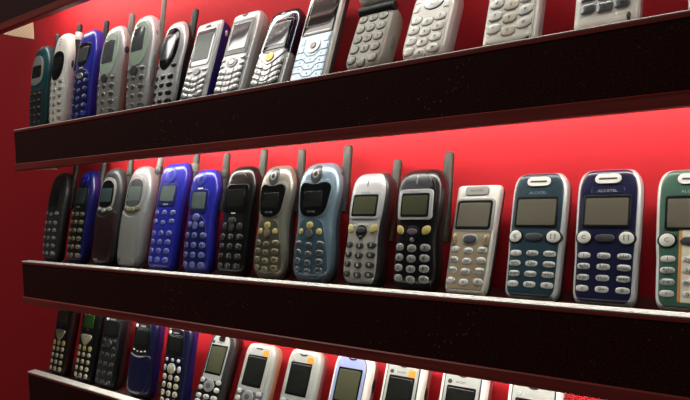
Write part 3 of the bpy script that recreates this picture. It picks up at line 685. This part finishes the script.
for sx, t in ((-1, 'C'), (1, ')')): p.inlay('call_key', chaikin([(sx*.0125, .475*p.L-.006), (sx*.0175, .475*p.L-.006), (sx*.0178, .475*p.L+.006), (sx*.0125, .475*p.L+.005)], 2), gold, .0006, .0012, .0005, .0003, txt=t, tm=ink_t, th=.0048)
p.keys(4, .10, .375, .60, .0102, .0072, keyl, ink_t, lab=['1', '2abc', '3def', '4ghi', '5jkl', '6mno', '7pqrs', '8tuv', '9wxyz', '*', '0', '#'], th=.0038, arc=.0012)

def pill(p, face, key='white', two=None, label=None):
    p.inlay('faceplate', p.out(.0026, 0, 1, 34, iz=.0022), face, 0, .0007, step=.003)
    p.inlay('earpiece', rr(0, .905*p.L, .0190, .0088, .0040), keyw, .0007, .0012, .0006); p.inlay('earpiece_slot', rr(0, .905*p.L, .0135, .0016, .0006), dgrey, .0019, .0002)
    if two:
        x0 = -.24*p.W/2; p.inlay('side_panel', [(x0, .05*p.L), (.78*p.W/2, .05*p.L), (.80*p.W/2, .78*p.L), (x0, .78*p.L)], two, .0007, .0003)
        p.inlay('stripe', [(x0-.0018, .05*p.L), (x0, .05*p.L), (x0, .78*p.L), (x0-.0018, .78*p.L)], orangestripe, .0007, .0004)
    pl = p.inlay('logo_plate', rr(0, .815*p.L, .0235, .0058, .0008), face, .0007, .0005); p.text('ALCATEL', 0, .815*p.L, .0034, grey_t, .0012)
    w = p.inlay('screen_window', rr(0, .665*p.L, .0340, .0280, .002), smoke, .0010, .0005, dome=0); p.inlay('display', rr(0, .660*p.L, .0305, .0235, .0008), lcd, .0015, .0002, parent=w)
    for sx, t in ((-1, 'C'), (1, '[ ]')):
        p.inlay('key_well', ell(sx*.0150, .470*p.L, .0066, .0066), black, .0010, .0003)
        p.inlay('call_key', ell(sx*.0150, .470*p.L, .0051, .0053), keyw, .0012, .0006, .0004, .0003, txt=t, tm=ink_t, th=.0048)
    p.inlay('navigation_key', ell(0, .466*p.L, .0068, .0034, 20, 2.6), dgrey, .0010, .0009, .0006, .0003)
    p.keys(4, .105, .340, .60, .0112, .0060, keyl, ink_t, h0=.0008, p=2.8, kh=.0005, dome=.0003, lab=['1', '2abc', '3def', '4ghi', '5jkl', '6mno', '7pqrs', '8tuv', '9wxyz', '*', '0+', '#'], th=.0042, arc=0)
PL = dict(n=5, nb=3.4, prof=((0, .93), (.3, .95), (.48, .985), (.75, 1), (1, .99)), top=(.17, .5, 2.2), bot=(.09, .28, 2.2), T=.026, fr=.40, re=.2)
p = Phone('M', 'dark teal phone with silver rim and white pill earpiece', -.2165, .0445, .115, 21, front=silver, back=char, **PL); pill(p, tealnavy)
p = Phone('M', 'dark navy phone with silver rim and white pill earpiece', -.1570, .0468, .118, 20, front=silver, back=char, **PL); pill(p, navy)
p = Phone('M', 'green and cream phone with orange stripe, cut by the right picture edge', -.0945, .0468, .1155, 21, front=pale, back=char, **PL); pill(p, greenp, two=cream)

# ------------------------------------------------------------------ lowest shelf
def logo(p, v, m=white_t, h=.0040, u=-.05, h0=.0010, t='SAGEM'):
    x = u*p.W/2; p.inlay('logo_dot', ell(x-h*2.05, v*p.L, h*.55, h*.55, 14), m, h0-.0006, .0008); p.text(t, x+h*.55, v*p.L, h*.75, m, h0)
def candy(p, face, dm, keym, nav, logo_v=.855, keysz=(.0088, .0078)):
    p.inlay('faceplate', p.out(.003, .03, .97), face, 0, .0006); logo(p, logo_v, white_t, .0046)
    p.inlay('display', rr(0, .765*p.L, .0255, .0205, .001), dm, .0006, .0005); p.badge(0, .655*p.L, .0022, grey_t, .0006)
    p.inlay('navigation_key', chaikin(p.P([(-.56, .60), (.56, .60), (.62, .565), (.2, .475), (0, .46), (-.2, .475), (-.62, .565)]), 2), nav, .0006, .0014, .0006, .0003)
    p.inlay('center_key', ell(0, .555*p.L, .0058, .0026), dgrey, .0018, .0004)
    p.keys(1, .425, .425, .56, .0092, .0098, keyy); p.keys(4, .09, .345, .56, *keysz, keym, ink_t, th=.0048)
CB = dict(n=4, prof=((0, .92), (.4, .95), (.75, 1), (1, .98)), top=(.12, .4, 2.2), bot=(.10, .3, 2))
p = Phone('B', 'wine black phone with amber brown screen, leftmost on the lowest shelf', -1.0240, .0440, .122, 13, T=.022, front=redblack, back=redblack, **CB); candy(p, black, lcdbrown, keyb, keyb)
p = Phone('B', 'black phone with green screen and beige keys on the lowest shelf', -.9500, .0470, .123, 13.5, T=.023, front=black, back=redblack, **CB); candy(p, black, lcdgreen, keyb, keyb); logo(p, .05, grey_t, .0036)  # display is one even green
p = Phone('B', 'all black phone with dark keys, between green screen phone and blue flip phone', -.8790, .0430, .1135, 15, T=.024, front=black, back=char, **CB)
p.inlay('faceplate', p.out(.003, .03, .97), char, 0, .0006); logo(p, .855, white_t, .0046)
for i in range(6): p.inlay('earpiece_dot', ell((-.0105+.0042*i), .925*p.L+.002*(1-abs(i-2.5)/2.5), .0009, .0006, 8), keyg, .0006, .0003, .0001)
w = p.inlay('screen_window', rr(0, .735*p.L, .032, .022, .003), glass, .0006, .0004); p.inlay('display', rr(0, .735*p.L, .025, .016, .001), lcdd, .001, .0002, parent=w)
p.inlay('navigation_key', ell(0, .555*p.L, .0065, .006), keyd, .0006, .0016, .0006, .0004); p.keys(2, .50, .585, .52, .0085, .0062, keyd, cols=2); p.keys(4, .08, .41, .56, .0100, .0082, keyd, grey_t, th=.0046)
def hood(p, cover, flip):
    p.inlay('earpiece_arc', chaikin(p.P([(-.62, .90), (-.45, .955), (0, .985), (.45, .955), (.62, .90), (.3, .935), (0, .945), (-.3, .935)]), 2), silver, 0, .0012)
    p.inlay('front_panel', chaikin(p.P([(-.66, .52 if flip else .60), (.66, .52 if flip else .60), (.74, .64), (.70, .90), (.3, .935), (-.3, .935), (-.70, .90), (-.74, .64)])), black, 0, .0007); logo(p, .875, white_t, .0046)
    w = p.inlay('screen_window', rr(0, .75*p.L, .027, .022, .002), glass, .0007, .0004); p.inlay('display', rr(0, .75*p.L, .023, .018, .001), lcdd, .0011, .0002, parent=w)
p = Phone('B', 'deep blue flip phone with closed cover on the lowest shelf', -.8030, .0440, .1105, 12.5, T=.027, n=3.4, front=navy, back=deepblue, prof=((0, .94), (.5, .95), (.8, 1), (1, 1)), top=(.16, .5, 2.2), bot=(.12, .4, 2), kind='flip_phone')
hood(p, deepblue, True)
for i in range(4): p.inlay('key', ell((-.0105+.007*i), .555*p.L+.0016*abs(i-1.5), .0016, .0012), keyl, .0007, .001, .0003)
p.inlay('flip_cover', chaikin(p.P([(-.84, .04), (.84, .04), (.9, .45), (.86, .54), (.4, .505), (0, .495), (-.4, .505), (-.86, .54), (-.9, .45)]), 2), navy, 0, .0024, .0008)
p.inlay('cover_trim', chaikin(p.P([(-.80, .535), (-.4, .50), (0, .49), (.4, .50), (.80, .535), (.4, .515), (0, .505), (-.4, .515)]), 2), silver, .0016, .0012)
p = Phone('B', 'deep blue phone with pale round keys and silver arc over the screen', -.7240, .0440, .1105, 12.5, T=.027, n=3.4, front=navy, back=deepblue, prof=((0, .94), (.5, .95), (.8, 1), (1, 1)), top=(.16, .5, 2.2), bot=(.12, .4, 2))
hood(p, navy, False); p.inlay('keypad_panel', p.out(.004, .03, .6), ink, 0, .0006)
p.keys(1, .555, .555, .5, .006, .005, keyl); p.inlay('navigation_key', ell(0, .455*p.L, .0072, .0068), keyl, .0006, .0016, .0006, .0004); p.inlay('center_key', ell(0, .455*p.L, .0028, .0026), keyy, .0022, .0005)
p.keys(1, .455, .455, .60, .0062, .0090, keyl, cols=2); p.keys(4, .075, .35, .52, .0092, .0085, keyb, ink_t, th=.0048)

def modern(p, face, rim, disp, sticker=None, arc='slot', cam=False, keypanel=None, logo_m=ink_t, ins=.0052, z0=.52):
    p.inlay('faceplate', p.out(ins, z0-.12, 1, 30, iz=ins), face, 0, .0007, step=.003)
    if keypanel: p.inlay('keypad_panel', p.out(.0032, .03, z0-.10), keypanel, 0, .0006)
    w = p.inlay('screen_window', rr(0, .650*p.L, p.W*.64, .0385, .0015), glass, .0007, .0004); p.inlay('display', rr(0, .650*p.L, p.W*.57, .0335, .0008), disp, .0011, .0002, parent=w)
    if cam:
        b = p.inlay('camera_housing', rr(.001, .932*p.L, .0098, .0118, .002), black, .0007, .0012); p.inlay('camera_lens', ell(.001, .937*p.L, .0032, .0032), glass, .0019, .0004, parent=b)
    elif arc == 'smile':
        q = [(-.0062, .0016), (-.004, -.0004), (0, -.0012), (.004, -.0004), (.0062, .0016), (.004, .0010), (0, .0004), (-.004, .0010)]
        p.inlay('earpiece_slot', chaikin([(x, .918*p.L+z*1.25) for x, z in q], 2), keyk, .0007, .0003)
    else: p.inlay('earpiece_slot', rr(0, .922*p.L, .0105, .0016, .0007), keyk, .0007, .0003)
    logo(p, .860, logo_m, .0042, -.16, .0008)
    if sticker == 'round': p.inlay('orange_sticker', ell(.24*p.W, .872*p.L, .0042, .0044, 20, 3.5), orange, .0007, .0003, .0001)
    if sticker == 'square': p.inlay('orange_sticker', rr(.23*p.W, .858*p.L, .0074, .0078, .0008), orange, .0007, .0003, .0001)
    p.inlay('navigation_key', ell(0, .335*p.L, .0085, .0078), keysil, .0006, .0016, .0006, .0004); p.inlay('center_key', ell(0, .335*p.L, .0038, .0036), keygl, .0022, .0005)
    p.keys(2, .30, .39, .64, .0095, .0070, keyl, cols=2); p.keys(3, .07, .205, .6, .0115, .0068, keyl, ink_t, th=.0044)
MD = dict(re=.16, n=5, nb=3.4, top=(.17, .55, 2.3), bot=(.10, .3, 2), T=.024, fr=.4)
p = Phone('B', 'white faced phone with black sides and a camera eye at the top', -.6520, .0425, .107, 25, front=char, back=black, **MD); modern(p, facesil, char, lcdo, cam=True, keypanel=black, ins=.0060)
p = Phone('B', 'silver phone with tan back, rounded orange sticker and grey bezel', -.5830, .0470, .101, 25, front=facesil, back=tan, **MD); modern(p, facesil, mauve, lcdd, sticker='round', keypanel=mauve, logo_m=grey_t)
p = Phone('B', 'silver phone with rose brown sides, smile slot and small orange sticker', -.5090, .0455, .103, 24.5, front=facesil, back=pink, **MD); modern(p, facesil, pale, lcdd, sticker='round', arc='smile', logo_m=grey_t)
p = Phone('B', 'white rimmed phone with lavender face on the lowest shelf', -.4365, .0478, .107, 25, front=white, back=pink, **MD)
p.inlay('inner_rim', p.out(.0046, .3, 1, 30), mauve, 0, .0006, step=.003); modern(p, lav, white, lcdo, arc='smile', logo_m=lav); p.side_button(.70, .016, black, r=.0032)
SQ = dict(re=.14, n=6, nb=5, top=(.055, .16, 2.), bot=(.10, .3, 2), T=.024, fr=.4)
p = Phone('B', 'white phone with square orange sticker above its black screen', -.3690, .0450, .109, 25, front=white, back=pink, **SQ)
p.inlay('inner_rim', p.out(.0040, .3, 1, 30), dgrey, 0, .0005, step=.003); modern(p, facesil, white, lcdd, sticker='square', arc='smile', logo_m=dgrey); p.text('myX-5', -.005, .832*p.L, .0022, grey_t, .0008); p.side_button(.70, .016, black, r=.0032)
p = Phone('B', 'white phone without sticker, second from the right on the lowest shelf', -.3000, .0450, .109, 25, front=white, back=pink, **SQ)
p.inlay('inner_rim', p.out(.0040, .3, 1, 30), dgrey, 0, .0005, step=.003); modern(p, facesil, white, lcdd, arc='smile', logo_m=dgrey); p.text('-x5-', .011, .858*p.L, .0028, grey_t, .0008)
p = Phone('B', 'white phone of which only the top strip shows, rightmost on lowest shelf', -.2305, .0475, .109, 25, front=white, back=pink, **SQ)
p.inlay('inner_rim', p.out(.0040, .3, 1, 30), dgrey, 0, .0005, step=.003); modern(p, facesil, white, lcdd, arc='smile', logo_m=grey_t)
for s in BUILT:                                   # final width and length of each phone, applied to its meshes
    for o in s.root.children_recursive:
        for v in o.data.vertices: v.co.x *= s.kx; v.co.z *= s.kz
        o.location.z *= s.kz; o.data.update()


# ------------------------------------------------------------------ room light, world, camera
la = bpy.data.lights.new('ceiling_lamp', 'AREA'); la.shape = 'RECTANGLE'; la.size = 1.4; la.size_y = .6; la.energy = 14; la.color = (1, .93, .86)
lo = bpy.data.objects.new('ceiling_lamp', la); C.objects.link(lo); lo.location = (-1.9, -.75, H+1.5); lo.rotation_euler = (math.radians(15), 0, 0)
w = bpy.data.worlds.new('World'); bpy.context.scene.world = w; w.use_nodes = True
w.node_tree.nodes['Background'].inputs[0].default_value = (1, .9, .85, 1); w.node_tree.nodes['Background'].inputs[1].default_value = .03
cam = bpy.data.cameras.new('Camera'); cam.sensor_width = 36; cam.lens = 620/690*36; cam.clip_start = .01
co = bpy.data.objects.new('Camera', cam); C.objects.link(co)
R = [[0.8010221093635737, -0.018336650696274576, -0.598353864825802], [0.5970545506068823, -0.04810620563087817, 0.800756927275321], [-0.04346773412941041, -0.9986739008410315, -0.02758615356682426]]
M = Matrix(((R[0][0], -R[0][1], -R[0][2], 0), (R[1][0], -R[1][1], -R[1][2], -.5), (R[2][0], -R[2][1], -R[2][2], H), (0, 0, 0, 1)))
co.matrix_world = M
sc = bpy.context.scene; sc.camera = co
sc.view_settings.view_transform = 'Standard'; sc.view_settings.look = 'None'; sc.view_settings.gamma = 1; sc.view_settings.use_curve_mapping = False
sc.view_settings.exposure = 0
